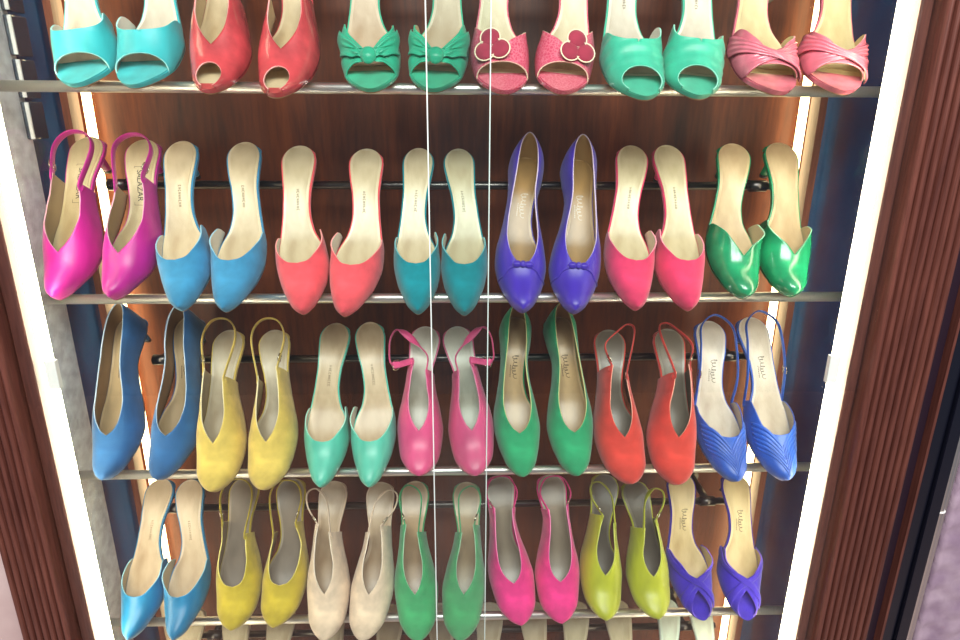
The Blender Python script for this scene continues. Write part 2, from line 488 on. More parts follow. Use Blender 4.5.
def blob(name, C, ax, rad, mat, parent, grooves=0, amp=0.0, n=18, m=12):
    V, F = [], []
    for i in range(m+1):
        ph = math.pi*i/m
        for k in range(n):
            a = 2*math.pi*k/n
            r = 1+amp*math.cos(grooves*a)*math.sin(ph) if grooves else 1
            v = ax[0]*(rad[0]*math.cos(ph)) + ax[1]*(rad[1]*r*math.sin(ph)*math.cos(a)) + ax[2]*(rad[2]*r*math.sin(ph)*math.sin(a))
            V.append(C+v)
    for i in range(m):
        for k in range(n):
            F.append((i*n+k, i*n+(k+1) % n, (i+1)*n+(k+1) % n, (i+1)*n+k))
    me = mesh(name, V, F)
    bm = bmesh.new(); bm.from_mesh(me); bmesh.ops.remove_doubles(bm, verts=bm.verts, dist=1e-6)
    bmesh.ops.recalc_face_normals(bm, faces=bm.faces); bm.to_mesh(me); bm.free()
    return link(name, me, mat, parent)

# ---- the maker's stamps on the insoles
def ribbon2d(V, F, P, w):
    for i in range(len(P)-1):
        a, b = Vector(P[i]), Vector(P[i+1]); d = b-a
        if d.length < 1e-7: continue
        n = Vector((-d.y, d.x)).normalized()*w/2
        k = len(V); V += [a-n, a+n, b+n, b-n]; F.append((k, k+1, k+2, k+3))

def stamp(g, kind, mat, parent, rng):
    V, F = [], []                                          # along (towards the toe), across
    if kind == 'micro':                                    # a line of small worn capitals
        x = 0
        for k in range(9):
            w = .0026
            ribbon2d(V, F, [(x, -.0017), (x, .0017)], .0007)
            ch = rng.randrange(3)
            if ch == 0: ribbon2d(V, F, [(x, .0017), (x+w*.6, .0017)], .0006); ribbon2d(V, F, [(x, -.0017), (x+w*.6, -.0017)], .0006)
            if ch == 1: ribbon2d(V, F, [(x, .0012), (x+w*.6, -.0012)], .0004)
            if ch == 2: ribbon2d(V, F, [(x, 0), (x+w*.6, 0)], .0004); ribbon2d(V, F, [(x+w*.6, -.0017), (x+w*.6, .0017)], .0006)
            x += w*1.35
        u0, q0 = .72, 0
    elif kind == 'script':                                 # a flowing signature over a short printed line
        P = []
        for i in range(130):
            t = i/129
            a = t*2*math.pi*7.5 + 1.3*math.sin(t*11)
            am = .0052*(1 if t < .12 or .42 < t < .5 else .35+.35*math.sin(t*23)**2)
            P.append((t*.034 + .0016*math.cos(a), am*math.sin(a)+.0012*math.sin(t*9)))
        ribbon2d(V, F, P, .0007)
        for k in range(7): ribbon2d(V, F, [(.014+k*.0027, -.0066), (.0158+k*.0027, -.0066)], .0011)
        u0, q0 = .74, .001
    elif kind == 'logo':
        cu = bpy.data.curves.new('t', 'FONT'); cu.body = 'SALAZAR'; cu.size = .0105; cu.align_x = 'CENTER'; cu.align_y = 'CENTER'
        to = bpy.data.objects.new('t', cu); COL.objects.link(to)
        bpy.context.view_layer.update()
        me0 = to.evaluated_get(bpy.context.evaluated_depsgraph_get()).to_mesh()
        V = [Vector((v.co.x+.024, v.co.y)) for v in me0.vertices]; F = [tuple(p.vertices) for p in me0.polygons]
        bpy.data.objects.remove(to); bpy.data.curves.remove(cu)
        x0, x1, y0, y1 = -.003, .051, -.0075, .0085
        ribbon2d(V, F, [(x0, y0), (x1, y0), (x1, y1), (x0, y1), (x0, y0)], .0005)
        u0, q0 = .80, 0
    W = []
    for v in V:
        u = u0 - v.x/g.L
        p = g.floor(min(.97, max(.02, u)), q0+v.y); p.z += .0004
        W.append(p)
    o = link('maker_stamp', mesh('maker_stamp', W, F), mat, parent, smooth=False)
    return o

# ---- styles.  ql / qm: how far the opening reaches towards the lateral / medial edge, along the foot
MULE_L = [(.27,0),(.30,.30),(.35,.60),(.42,.85),(.50,1)]
MULE_M = [(.27,0),(.30,.30),(.34,.58),(.39,.80),(.45,1)]
ROUND_L = [(.25,0),(.258,.32),(.28,.54),(.33,.77),(.40,.94),(.47,1)]
ROUND_M = [(.25,0),(.258,.30),(.275,.48),(.32,.68),(.39,.84),(.44,.92),(.47,.965),(.482,1)]
V_L = [(.235,0),(.29,.27),(.36,.58),(.42,.86),(.47,1)]
V_M = [(.235,0),(.29,.30),(.36,.62),(.42,.84),(.465,.94),(.478,1)]
def shift(P, d, k=1.0): return [(P[0][0]+d+(u-P[0][0])*k, q) for u, q in P]
PUMP_L = [(.25,0),(.28,.27),(.35,.52),(.45,.68),(.56,.75),(.68,.74),(.82,.60),(.93,.47),(1,.44)]
PUMP_M = PUMP_L
SLING_L = [(.28,0),(.33,.24),(.41,.47),(.51,.61),(.62,.67),(.72,.68)]
SLING_M = [(.28,0),(.33,.24),(.41,.47),(.50,.60),(.60,.68),(.67,.70)]
HI_L = [(.275,0),(.32,.22),(.40,.44),(.50,.55),(.60,.54),(.71,.44)]
HI_M = [(.275,0),(.32,.22),(.40,.44),(.50,.55),(.59,.54),(.66,.48)]
LOOP = [(.025,.87,.036),(.013,.975,.038),(-.013,.975,.038),(-.025,.87,.036)]
LOOP_OUT = [(.029,.82,.046),(.031,.91,.047),(.016,.935,.048),(-.001,.85,.050)]
LOOP_HIGH = [(.024,.90,.040),(.012,1.01,.044),(-.012,1.01,.044),(-.024,.90,.040)]
LOOP_IN = [(.018,.84,.048),(-.004,.93,.052),(-.020,.97,.052),(-.029,.92,.047)]

BEIGE = (206,184,146); GOLD = (214,196,160); SILVER = (216,210,198); TAUPE = (142,122,98); GREY = (116,106,92); WHITE = (228,222,210); CREAMY = (226,216,186)
def ruche(u, a):
    if u < .03 or u > .34: return 0
    return -.0011*abs(math.sin((u+.16*a)*44))**3*min(1, (u-.03)*12)*max(0, min(1, (.34-u)*18))*(1 if a < .75 else (1-a)*4)
def gather(u, a):
    return .0014*math.sin(9*math.atan2(a, (u-.215)*4.2))*min(1, a*2.2)*(1 if a < .85 else (1-a)/.15)
def drape(u, a): return .0012*math.sin((u*46+a*3))*max(0, 1-a*1.1)

STY = {
 'turq': dict(wk=0.96, kind='peep_toe_mule', toe='open', h='peep', front=(.12,.185,1,'arch'), ql=[(.30,0),(.302,.22),(.310,.45),(.332,.68),(.38,.87),(.45,1)], qm=[(.30,0),(.302,.22),(.310,.45),(.330,.64),(.37,.80),(.43,.90),(.46,1)],
     col=(60,190,196), fin='satin', lin=SILVER, ins=SILVER, ucol=.22, trim=(170,225,220), stamp='micro', words='turquoise wide-band peep-toe mule'),
 'red_peep': dict(kind='peep_toe_slingback', toe='almond', h='peep', front=(.012,.15,.74,'arch'), ql=shift(SLING_L, -.035, .8), qm=shift(SLING_M, -.035, .8), wide=1.0,
     col=(214,78,84), fin='leather', lin=BEIGE, ins=BEIGE, ucol=.06, trim=(236,170,165), strap=LOOP, words='glossy coral red peep-toe slingback'),
 'bow': dict(wk=0.94, kind='peep_toe_mule', toe='open', h='peep', front=(.135,.165,1,'arch'), ql=[(.205,0),(.25,.25),(.32,.58),(.39,.82),(.46,1)], qm=[(.205,0),(.25,.25),(.32,.58),(.38,.82),(.44,1)], disp=gather,
     col=(46,176,138), fin='satin', lin=BEIGE, ins=(206,184,160), ucol=.19, trim=(60,180,145), bow=True, words='green knotted-bow peep-toe mule'),
 'flower': dict(wk=0.94, kind='peep_toe_mule', toe='open', h='peep', front=(.13,.175,1,'arch'), ql=[(.25,0),(.29,.30),(.34,.60),(.39,.84),(.45,1)], qm=[(.25,0),(.29,.30),(.33,.60),(.37,.84),(.42,1)],
     col=(198,70,98), fin='snake', lin=CREAMY, ins=CREAMY, ucol=.19, trim=(236,220,190), flower=True, words='pink snakeskin mule with flower ornament'),
 'mint_peep': dict(wk=0.97, kind='peep_toe_mule', toe='open', h='peep', front=(.05,.175,.92,'arch'), ql=[(.31,0),(.315,.35),(.335,.62),(.38,.84),(.44,1)], qm=[(.31,0),(.315,.35),(.33,.60),(.375,.76),(.42,.86),(.45,1)],
     col=(66,192,158), fin='satin', lin=SILVER, ins=SILVER, ucol=.20, trim=(150,215,195), stamp='micro', disp=lambda u, a: .0007*math.sin(u*95+a*2.2)*(1 if a < .8 else (1-a)*5)*(1 if u > .2 else 0), words='mint green draped peep-toe mule'),
 'pink_cross': dict(kind='peep_toe_mule', toe='open', h='peep', front=(.14,.165,1,'arch'), ql=[(.205,0),(.25,.24),(.32,.56),(.38,.82),(.43,1)], qm=[(.205,0),(.25,.24),(.31,.56),(.36,.82),(.41,1)],
     col=(230,120,140), fin='leather', lin=(206,190,140), ins=(208,194,146), ucol=.185, trim=(240,165,175), cross=True, disp=drape, words='pink leather crossover peep-toe mule'),
 'magenta': dict(kind='slingback', toe='pointed', h='full', ql=[(.25,0),(.30,.30),(.38,.58),(.48,.78),(.60,.86),(.70,.84)], qm=[(.25,0),(.30,.30),(.38,.58),(.48,.78),(.58,.86),(.65,.86)], swid=.011, col=(198,26,146), fin='satin', lin=(168,146,112), ins=(186,168,128), trim=(200,150,170),
     strap=[(.025,.86,.030),(.012,.95,.032),(-.012,.95,.032),(-.025,.86,.030)], stamp='logo', words='magenta satin slingback'),
 'blue_mule': dict(wk=0.98, kind='mule', toe='pointed', h='full', ql=ROUND_L, qm=ROUND_M, col=(66,148,194), fin='suede', lin=SILVER, ins=(220,200,164), trim=(150,195,215), stamp='micro', words='sky blue suede mule'),
 'coral': dict(kind='mule', toe='pointed', h='full', ql=ROUND_L, qm=ROUND_M, col=(240,88,98), fin='suede', lin=SILVER, ins=(216,200,164), trim=(245,160,155), stamp='micro', words='coral suede mule'),
 'teal': dict(wk=0.91, kind='mule', toe='pointed', h='full', ql=ROUND_L, qm=ROUND_M, col=(14,138,152), fin='suede', lin=SILVER, ins=(218,202,166), trim=(120,185,190), stamp='micro', words='deep teal suede mule'),
 'purple': dict(kind='pump', toe='pointed', h='tall', ql=PUMP_L, qm=PUMP_M, col=(68,42,178), fin='satin', lin=(196,164,112), ins=(176,138,84), trim=(200,180,200), knot=True, stamp='script', lean=.05, pale=True, words='purple pump with small vamp bow'),
 'pinkred': dict(wk=0.96, kind='mule', toe='pointed', h='full', ql=ROUND_L, qm=ROUND_M, col=(232,64,108), fin='suede', lin=(226,205,180), ins=(216,202,160), trim=(235,150,165), stamp='micro', words='raspberry pink suede mule'),
 'green_mule': dict(wk=.965, kind='mule', toe='almond', wide=1.05, h='full', ql=V_L, qm=V_M, col=(36,160,106), fin='leather', lin=(205,190,150), ins=(204,176,132), trim=(150,205,170), words='glossy emerald leather mule'),
 'blue_pump': dict(wk=0.945, kind='pump', toe='almond', h='tall', ql=PUMP_L, qm=PUMP_M, col=(48,102,158), fin='suede', lin=(150,122,90), ins=(186,160,120), trim=(170,190,210), stamp='script', lean=.05, words='cobalt blue suede pump'),
 'yellow': dict(wk=0.95, kind='slingback', toe='round', h='full', ql=shift(SLING_L, -.01), qm=shift(SLING_M, -.01), col=(228,198,100), fin='suede', lin=(160,142,112), ins=(190,178,152), trim=(240,226,180), strap=LOOP_HIGH, words='pale yellow suede slingback'),
 'mint_mule': dict(wk=0.93, kind='mule', toe='pointed', h='full', ql=ROUND_L, qm=ROUND_M, col=(90,202,176), fin='satin', lin=SILVER, ins=(206,182,144), trim=(170,220,200), stamp='micro', words='mint satin mule'),
 'pink_sling': dict(wk=0.95, kind='slingback', toe='round', h='full', ql=shift(HI_L, .005), qm=shift(HI_M, .005), swid=.011, col=(234,84,140), fin='satin', lin=(120,104,90), ins=(206,204,192), trim=(236,150,180), strap=[(.043,.70,.032),(.048,.79,.038),(.046,.88,.042),(.036,.925,.044),(.015,.86,.046),(-.008,.76,.046)], words='pink satin slingback with slipped strap'),
 'green_pump': dict(wk=0.97, kind='pump', toe='almond', h='tall', ql=PUMP_L, qm=PUMP_M, col=(44,160,108), fin='suede', lin=(176,140,96), ins=(198,166,116), trim=(190,190,130), stamp='script', lean=.05, words='jade green suede pump'),
 'red_sling': dict(kind='slingback', toe='round', h='full', ql=HI_L, qm=HI_M, col=(212,68,58), fin='suede', lin=(104,92,78), ins=(120,110,96), trim=(240,170,150), strap=LOOP_IN, words='brick red suede slingback'),
 'ruched': dict(kind='slingback', toe='almond', h='full', ql=ROUND_L, qm=ROUND_M, pleats=True, col=(44,96,202), fin='satin', lin=(190,180,165), ins=(204,198,190), trim=(60,90,180), stamp='script', backsling=True, strap=[(.029,.64,.022),(.027,.80,.030),(.023,.93,.034),(.0,1.0,.036),(-.023,.93,.034),(-.027,.80,.030),(-.029,.62,.022)], words='royal blue pleated-toe slingback'),
 'cyan_mule': dict(wk=0.925, kind='mule', toe='pointed', h='full', ql=ROUND_L, qm=ROUND_M, col=(16,128,182), fin='satin', lin=(190,176,150), ins=(206,184,156), trim=(140,190,210), stamp='micro', words='bright blue satin mule'),
 'mustard': dict(wk=0.97, kind='slingback', toe='round', h='full', ql=shift(ROUND_L[:-1], .02, 1.9)+[(.70,.80)], qm=shift(ROUND_M[:-2], .02, 2.2)+[(.62,.80)], col=(206,182,58), fin='suede', lin=(150,132,112), ins=(150,136,120), trim=(235,220,130), strap=LOOP, words='mustard yellow suede slingback'),
 'cream': dict(wk=0.925, kind='slingback', toe='round', h='full', ql=HI_L, qm=HI_M, col=(240,214,186), fin='suede', lin=(190,160,128), ins=(190,164,134), trim=(248,234,214), strap=LOOP_OUT, words='cream beige suede slingback'),
 'green_sling': dict(wk=0.95, kind='slingback', toe='round', h='full', ql=HI_L, qm=HI_M, col=(70,172,112), fin='suede', lin=(206,190,160), ins=(190,160,124), trim=(170,215,180), strap=[(.021,.86,.044),(.015,.94,.046),(.001,.955,.048),(-.014,.88,.047)], words='leaf green suede slingback'),
 'hotpink': dict(kind='slingback', toe='round', h='full', ql=[(.265,0),(.30,.24),(.36,.45),(.46,.60),(.56,.68),(.68,.70),(.78,.66)], qm=[(.265,0),(.30,.24),(.36,.45),(.46,.60),(.56,.68),(.68,.70),(.76,.66)], col=(238,58,140), fin='suede', lin=(150,120,110), ins=(152,138,118), trim=(240,140,185), strap=LOOP, words='hot pink suede slingback'),
 'lime': dict(wk=0.94, kind='slingback', toe='round', h='full', ql=shift(HI_L, .02, .95), qm=shift(HI_M, .02, .95), swid=.009, col=(188,194,46), fin='satin', lin=(96,90,74), ins=(108,102,90), trim=(215,220,120), strap=LOOP_OUT, words='lime green slingback'),
 'violet': dict(wk=0.965, kind='peep_toe_mule', toe='almond', h='peep', front=(.02,.195,.95,'vee'), ql=V_L, qm=V_M, col=(58,38,178), fin='suede', lin=(206,186,140), ins=(218,196,144), ucol=.19, trim=(120,90,210), cross='pipe', stamp='script', words='violet suede crossover peep-toe mule'),
}
for i, (k, ic) in enumerate([('r5a',(196,182,146)),('r5b',(186,170,136)),('r5c',(180,158,124)),('r5d',(186,168,134)),('r5e',(190,178,140)),('r5f',(214,232,214))]):
    STY[k] = dict(wk=.84 if k == 'r5f' else 1, kind='mule', toe='pointed', h='full', ql=ROUND_L, qm=ROUND_M, col=(200,180,150) if i < 5 else (214,226,214), fin='satin', lin=BEIGE, ins=ic, trim=(225,215,195), words='')

ROWN = ['top rail', 'second rail', 'third rail', 'fourth rail', 'bottom rail']
R5 = {'r5a': ('below the bright blue mules', 'left', 'below the mustard slingbacks, left one'),
      }
M_TAN = plain('outsole_leather', (150,112,74), .5)
M_TIP = plain('heel_tip_rubber', (40,34,30), .6)
M_BUCK = plain('buckle_metal', (190,180,160), .25, 1.0)
M_INK = plain('stamp_ink', (36,28,22), .6)
M_INKL = plain('stamp_gilt', (104,80,48), .4)
M_INKP = plain('stamp_silver', (214,204,186), .4)

def make_shoe(key, row, side, prm, label, group):
    st = STY[key]; x, t, beta, L = prm
    med = 1 if side == 'left' else -1
    o, X, Y, Z = place(row, x, t, beta, L)
    M = Matrix(((X[0], Y[0], Z[0], o[0]), (X[1], Y[1], Z[1], o[1]), (X[2], Y[2], Z[2], o[2]), (0, 0, 0, 1)))
    root = empty(st['kind'], M); tag(root, label, 'shoe', group)
    g = Geo(st, L, med, WK[row]*st.get('wk', 1))
    f = fabric(key, st['col'], st['fin'])
    lining = plain('lining_%d_%d_%d' % st['lin'], st['lin'], .55)
    trim = plain('edge_'+key, st['trim'], .5)
    ins = mottled('insole_'+key, mix(st['ins'], (255, 250, 240), .25), mix(st['ins'], (120, 96, 66), .15), 30, .30, .05, (1, .5, 1), spec=.5, bscale=600)
    toecol = f
    build_upper('upper', g, st, [f, lining, trim], root)
    slab('insole', g, .0034, .0008, -.0012, [ins, toecol], root, ucol=st.get('ucol'), cup=.0006)
    sk = mottled('sock_'+key, mix(st['ins'], (255, 244, 220), .24 if sum(st['ins']) > 480 else 0), mix(st['ins'], (96, 66, 36) if sum(st['ins']) > 480 else (60, 50, 40), .36), 22, .34, .06, (1, .45, 1), spec=.55, bscale=700, lo=.32, hi=.66)
    slab('sock_lining', g, .0040, .0030, -.0046, sk, root, u0=.22 if st.get('ucol') else .03, u1=.986, nu=40, cup=.0003)
    slab('sole', g, .0024, -.0034, .0009, f, root)
    slab('outsole', g, -.0032, -.0055, .0002, M_TAN, root, u1=.9, shrink_bottom=.06)
    heel(g, f, M_TIP, root)
    rng = random.Random(sum(map(ord, key)))
    if st.get('stamp'):
        stamp(g, st['stamp'], {'logo': M_INK, 'script': M_INK if not st.get('pale') else M_INKP, 'micro': M_INKL}[st['stamp']], root, rng)
    if st.get('strap'):
        strap(g, st, f, root, st['strap'], M_BUCK)
    if st.get('bow'):
        c = on_upper(g, .19, 0, .002); n = (on_upper(g, .19, 0, .01)-c).normalized(); ax = Vector((1, 0, 0)); up = n.cross(ax)
        blob('bow_knot', c, (ax, up, n), (.0095, .0115, .0075), f, root, grooves=6, amp=.10)
        for s in (-1, 1):
            band('bow_wing', g, [(.20, s*.08), (.25, s*.36), (.31, s*.72)], .15, f, root, off=.0030, m=14, n=20, pleat=.0016, taper=lambda t: .32+.68*t)
    if st.get('knot'):
        c = on_upper(g, .255, 0, .0015); n = (on_upper(g, .255, 0, .01)-c).normalized(); ax = Vector((1, 0, 0)); up = n.cross(ax)
        blob('bow_knot', c, (ax, up, n), (.0045, .0045, .004), f, root, grooves=5, amp=.12)
        for s in (-1, 1):
            blob('bow_wing', c+ax*s*.0075-n*.0005, (ax, up, n), (.0062, .0042, .0030), f, root, grooves=4, amp=.15)
            band('vamp_seam', g, [(.25, s*.04), (.235, s*.3), (.20, s*.6), (.20, s*.92)], .012, f, root, off=.0004, m=4, thick=.0016)
    if st.get('pleats'):
        for s in (-1, 1):
            for k in range(6):
                u = .035+.030*k
                band('pleat', g, [(u, s*.012), (u+.045, s*.13), (u+.105, s*.36), (u+.150, s*.72)], .026, f, root, off=.0001, m=6, n=24, thick=.0016, taper=lambda t: .75+.25*math.sin(math.pi*t))
    if st.get('flower'):
        fm = fabric('flower_ornament', (168, 52, 76), 'suede')
        out = -med
        c = on_upper(g, .25, out*.16, .0045); n = (on_upper(g, .25, out*.16, .012)-c).normalized(); ax = Vector((1, 0, 0)); ax = (ax-n*ax.dot(n)).normalized(); up = n.cross(ax)
        fl = None
        for a in (100, 215, 335):
            d = ax*math.cos(math.radians(a)) + up*math.sin(math.radians(a))
            V, F = [], []
            pc = c + d*.0105
            ring = [pc + (ax*math.cos(2*math.pi*k/28)+up*math.sin(2*math.pi*k/28))*.0118 for k in range(28)]
            V = [pc+n*.0022] + [pc+(r-pc)*.6+n*.0018 for r in ring] + ring + [r-n*.0016 for r in ring]
            for k in range(28):
                k2 = (k+1) % 28
                F += [(0, 1+k, 1+k2), (1+k, 29+k, 29+k2, 1+k2), (29+k, 57+k, 57+k2, 29+k2)]
            F.append(tuple(57+k for k in range(28)))
            p = link('flower_petal', recalc(mesh('flower_petal', V, F)), fm, root)
            Vr, Fr = tube_data(ring, .0009, 6, closed=True, up=tuple(n))
            link('petal_edging', recalc(mesh('petal_edging', Vr, Fr)), trim, p)
    if st.get('cross') == 'pipe':
        for s in (-1, 1):
            band('cross_band', g, [(.455, -s*.96), (.38, -s*.66), (.275, -s*.14), (.235, s*.08), (.165, s*.42), (.10, s*.9)], .055, [f, trim], root, off=.0010 if s < 0 else .0020, thick=.0014)
    elif st.get('cross'):
        for s in (-1, 1):
            band('cross_band', g, [(.36, -s*.97), (.30, -s*.62), (.235, -s*.16), (.20, s*.18), (.19, s*.58), (.20, s*.97)], .11, f, root, off=.0016 if s < 0 else .0034, pleat=.0011, m=16, thick=.0014, taper=lambda t: 1.25-.75*math.sin(math.pi*min(1, t*1.1)))
    return root

WK = [.93, .91, .93, .94, .92]
ROW5 = {'r5a': ('beige insole heel on the bottom rail, under the bright blue mules', 'beige insole heel on the bottom rail, under the left mustard slingback'),
 'r5b': ('beige insole heel on the bottom rail, under the right mustard slingback', 'beige insole heel on the bottom rail, between the two cream slingbacks'),
 'r5c': ('beige insole heel on the bottom rail, between cream and leaf green slingbacks', 'beige insole heel on the bottom rail, between the two leaf green slingbacks'),
 'r5d': ('beige insole heel on the bottom rail, left of the left hot pink slingback toe', 'beige insole heel on the bottom rail, between the two hot pink slingbacks'),
 'r5e': ('beige insole heel on the bottom rail, left of the left lime slingback toe', 'beige insole heel on the bottom rail, between the two lime slingbacks'),
 'r5f': ('pale mint white insole heel on the bottom rail, beside the right lime slingback', 'pale mint white insole heel on the bottom rail, beside the left violet mule')}
for key, row, left, right in PLACE:
    for i, (side, prm) in enumerate((('left', left), ('right', right))):
        w = STY[key]['words']
        label = ROW5[key][i] if row == 4 else '%s shoe of the %s pair on the %s' % (side, w, ROWN[row])
        make_shoe(key, row, side, prm, label, 'shoes on the '+ROWN[row])

# ================================================================ the showcase
XL, XR, YB = -.558, .537, .188
ZT, ZB = .36, -1.30
M_BACK = wood('mahogany_back', (46,18,6), (132,64,24), 9, .48, (1, 1, .10))
M_REED = wood('reeded_wood', (74,38,34), (122,72,60), 22, .38)
M_STILE = wood('stile_wood', (86,46,34), (140,84,62), 26, .4)
M_CHROME = plain('brushed_chrome', (214,210,204), .34, .95)
M_STEEL = plain('dark_steel', (84,80,78), .32, 1.0)
M_NAVY = mottled('navy_panel', (40,88,142), (18,40,88), 5, .25, 0, spec=.4)
M_BLACK = plain('black_lacquer', (16,18,30), .22)
M_GLASS = glass('showcase_glass')
M_SIDE = glass('side_glass', (250,252,254), 1.5)
M_DARK = plain('dark_stile', (34,22,34), .35)
M_QUILT = mottled('lilac_quilting', (180,160,176), (150,128,150), 30, .3, .1)
M_BLOCK = plain('block_glass', (40,62,80), .08, 0, .9, .5)
M_EDGE = plain('painted_lit_glass_edge', (226,236,232), .3)  # pale colour paints in the LED light caught by the door edges
M_STONE = mottled('grey_stone', (246,244,242), (206,200,202), 60, .7, .4, bscale=120)
M_MARBLE = mottled('pink_marble', (226,204,200), (196,168,166), 9, .35, .05, lo=.3, hi=.75)
M_LED = glow('led_diffuser', (255,240,206), LED_POWER)
M_LED2 = glow('corner_led_diffuser', (255,226,170), LED2_POWER)
M_WHITE = plain('white_plastic', (240,240,238), .4)

def struct(name, b, m, bevel=0.0): return tag(box(name, b, m, None, bevel), kind='structure')

struct('wall_back', (XL-.02, XR+.02, YB, YB+.02, ZB, ZT), M_BACK)
struct('floor', (-2.2, 2.2, -2.6, 1.0, -1.56, -1.5), M_MARBLE)
struct('ceiling', (XL-.1, XR+.1, -.085, YB+.02, ZT, ZT+.03), M_STILE)
tag(box('plinth', (XL-.1, XR+.1, -.085, YB+.02, -1.5, ZB), M_STILE), 'brown wooden plinth under the shoe showcase', 'plinth', kind='structure')
# side glazing
struct('window_1', (XL-.005, XL, -.058, YB-.02, ZB, ZT), M_SIDE)
struct('window_2', (XR, XR+.005, -.058, YB-.02, ZB, ZT), M_SIDE)
# corner posts at the back, with their light strips
for n, s, X in (('trim_1', 1, XL), ('trim_2', -1, XR)):
    a, b = sorted((X+s*.005, X+s*.0155)); struct(n, (a, b, YB-.056, YB-.029, ZB, ZT), M_STILE)
def led(name, b, mat, label, clips, n0):
    r = empty(name, Matrix.Translation(((b[0]+b[1])/2, (b[2]+b[3])/2, b[4]))); tag(r, label, 'light strip', 'light strips of the showcase')
    inv = r.matrix_world.inverted()
    V, F = box_data(*b); m = inv
    me = mesh('diffuser', [m @ Vector(v) for v in V], F); d = link('diffuser', me, mat, r, smooth=False)
    md = d.modifiers.new('bevel', 'BEVEL'); md.width = .004; md.segments = 3
    for z in clips:
        cx = (b[0]+b[1])/2 + n0*.007
        V, F = box_data(cx-.007, cx+.007, b[2]-.003, b[2]+.004, z-.019, z+.019)
        link('clip', mesh('clip', [m @ Vector(v) for v in V], F), M_WHITE, r, smooth=False)
    return r
led('light_strip', (-.528, -.5155, -.062, -.050, ZB, ZT), M_LED, 'bright white vertical light strip down the left front edge', [-.325], 1)
led('light_strip', (.4915, .504, -.062, -.050, ZB, ZT), M_LED, 'bright white vertical light strip down the right front edge', [-.325], -1)
led('light_strip', (XL+.018, XL+.029, YB-.028, YB-.016, ZB, ZT), M_LED2, 'cream light strip in the left back corner of the showcase', [], 1)
led('light_strip', (XR-.027, XR-.016, YB-.028, YB-.016, ZB, ZT), M_LED2, 'cream light strip in the right back corner of the showcase', [], -1)

# rails
def rod(P, r, name, mat, parent=None, n=16):
    V, F = tube_data(P, r, n, up=(0, 0, 1)); return link(name, recalc(mesh(name, V, F)), mat, parent)
ABOVE = ['turquoise, red and pink peep-toe shoes', 'magenta, coral, teal and purple shoes', 'blue, yellow, mint and red shoes', 'bright blue, cream, hot pink and lime shoes', 'half-hidden bottom row of shoes']
for r in range(5):
    z = Z_RAIL-PITCH*r
    V, F = tube_data([(XL+.001, 0, z), (XR-.001, 0, z)], R_FRONT, 18, up=(0, 0, 1))
    tag(link('display_rail', recalc(mesh('display_rail', V, F)), M_CHROME), 'silver front rail carrying the toes of the '+ABOVE[r], 'rail', 'front rails of the showcase')
    z2 = z+ROD_DZ
    root = empty('support_rod', Matrix.Translation((0, ROD_Y, z2))); tag(root, 'dark rear rod behind the heels of the '+ABOVE[r], 'rod', 'rear rods of the showcase')
    V, F = tube_data([(-.47, 0, 0), (.465, 0, 0)], R_REAR, 14, up=(0, 0, 1)); link('tube', recalc(mesh('tube', V, F)), M_STEEL, root)
    hx = sorted(p[0]+p[3]*math.sin(p[2]) for _, rw, a, b in PLACE if rw == r for p in (a, b))
    for X in ((hx[0]+hx[1])/2, (hx[-1]+hx[-2])/2):
        V, F = tube_data([(X, -.002, 0), (X, YB-ROD_Y-.001, 0)], .006, 12, up=(0, 0, 1))
        V2, F2 = tube_data([(X-.012, 0, 0), (X+.012, 0, 0)], .0082, 14, up=(0, 0, 1)); k = len(V); V += V2; F += [tuple(i+k for i in f) for f in F2]
        V2, F2 = tube_data([(X, YB-ROD_Y-.006, 0), (X, YB-ROD_Y-.0006, 0)], .013, 16, up=(0, 0, 1)); k = len(V); V += V2; F += [tuple(i+k for i in f) for f in F2]
        link('bracket', recalc(mesh('bracket', V, F)), M_STEEL, root)

# two sliding glass doors that overlap in the middle
for nm, (x0, x1, y0), ex, lab in (('glass_door', (-.545, .0345, -.0825), 1, 'left sliding glass door in front of the shoes'), ('glass_door', (-.0335, .518, -.0895), -1, 'right sliding glass door in front of the shoes')):
    r = empty(nm, Matrix.Translation(((x0+x1)/2, y0, ZB))); tag(r, lab, 'glass door')
    c = (x0+x1)/2
    V, F = box_data(x0-c, x1-c, 0, .005, .002, ZT-ZB-.002); link('pane', mesh('pane', V, F), M_GLASS, r, smooth=False)
    e = (x1 if ex > 0 else x0)-c
    a, b = sorted((e, e+ex*.0012)); V, F = box_data(a, b, 0, .005, .002, ZT-ZB-.002); link('painted_lit_edge', mesh('painted_lit_edge', V, F), M_EDGE, r, smooth=False)

# reeded wooden pilasters either side
def reeds(name, x0, x1, y0, y1, n, s):
    P = []
    w = (x1-x0)/n
    for i in range(n):
        for k in range(9):
            a = math.pi*k/8
            P.append((x0+w*i+w/2-math.cos(a)*w/2*.78, y0-math.sin(a)*w*.62))
    P += [(x1, y1), (x0, y1)]
    V = [(x, y, z) for z in (ZB-.2, ZT) for x, y in P]; m = len(P); F = [(i, (i+1) % m, m+(i+1) % m, m+i) for i in range(m)]
    F += [tuple(range(m)), tuple(m+i for i in range(m))]
    o = link(name, recalc(mesh(name, V, F)), M_REED, None, smooth=False); tag(o, kind='structure')
struct('trim_3', (-.5455, -.5285, -.076, -.045, ZB-.2, ZT), M_REED, .002)
struct('trim_4', (.5045, .5185, -.076, -.045, ZB-.2, ZT), M_REED, .002)
reeds('trim_5', -.613, -.546, -.092, -.04, 7, -1)
reeds('trim_6', .519, .598, -.092, -.04, 8, 1)
struct('trim_7', (.5985, .618, -.082, .2, ZB-.2, ZT), M_DARK)
struct('trim_8', (.6185, .622, -.094, .2, ZB-.2, ZT), M_REED)
struct('trim_9', (.6225, .650, -.080, .2, ZB-.2, ZT), M_BLACK, .002)
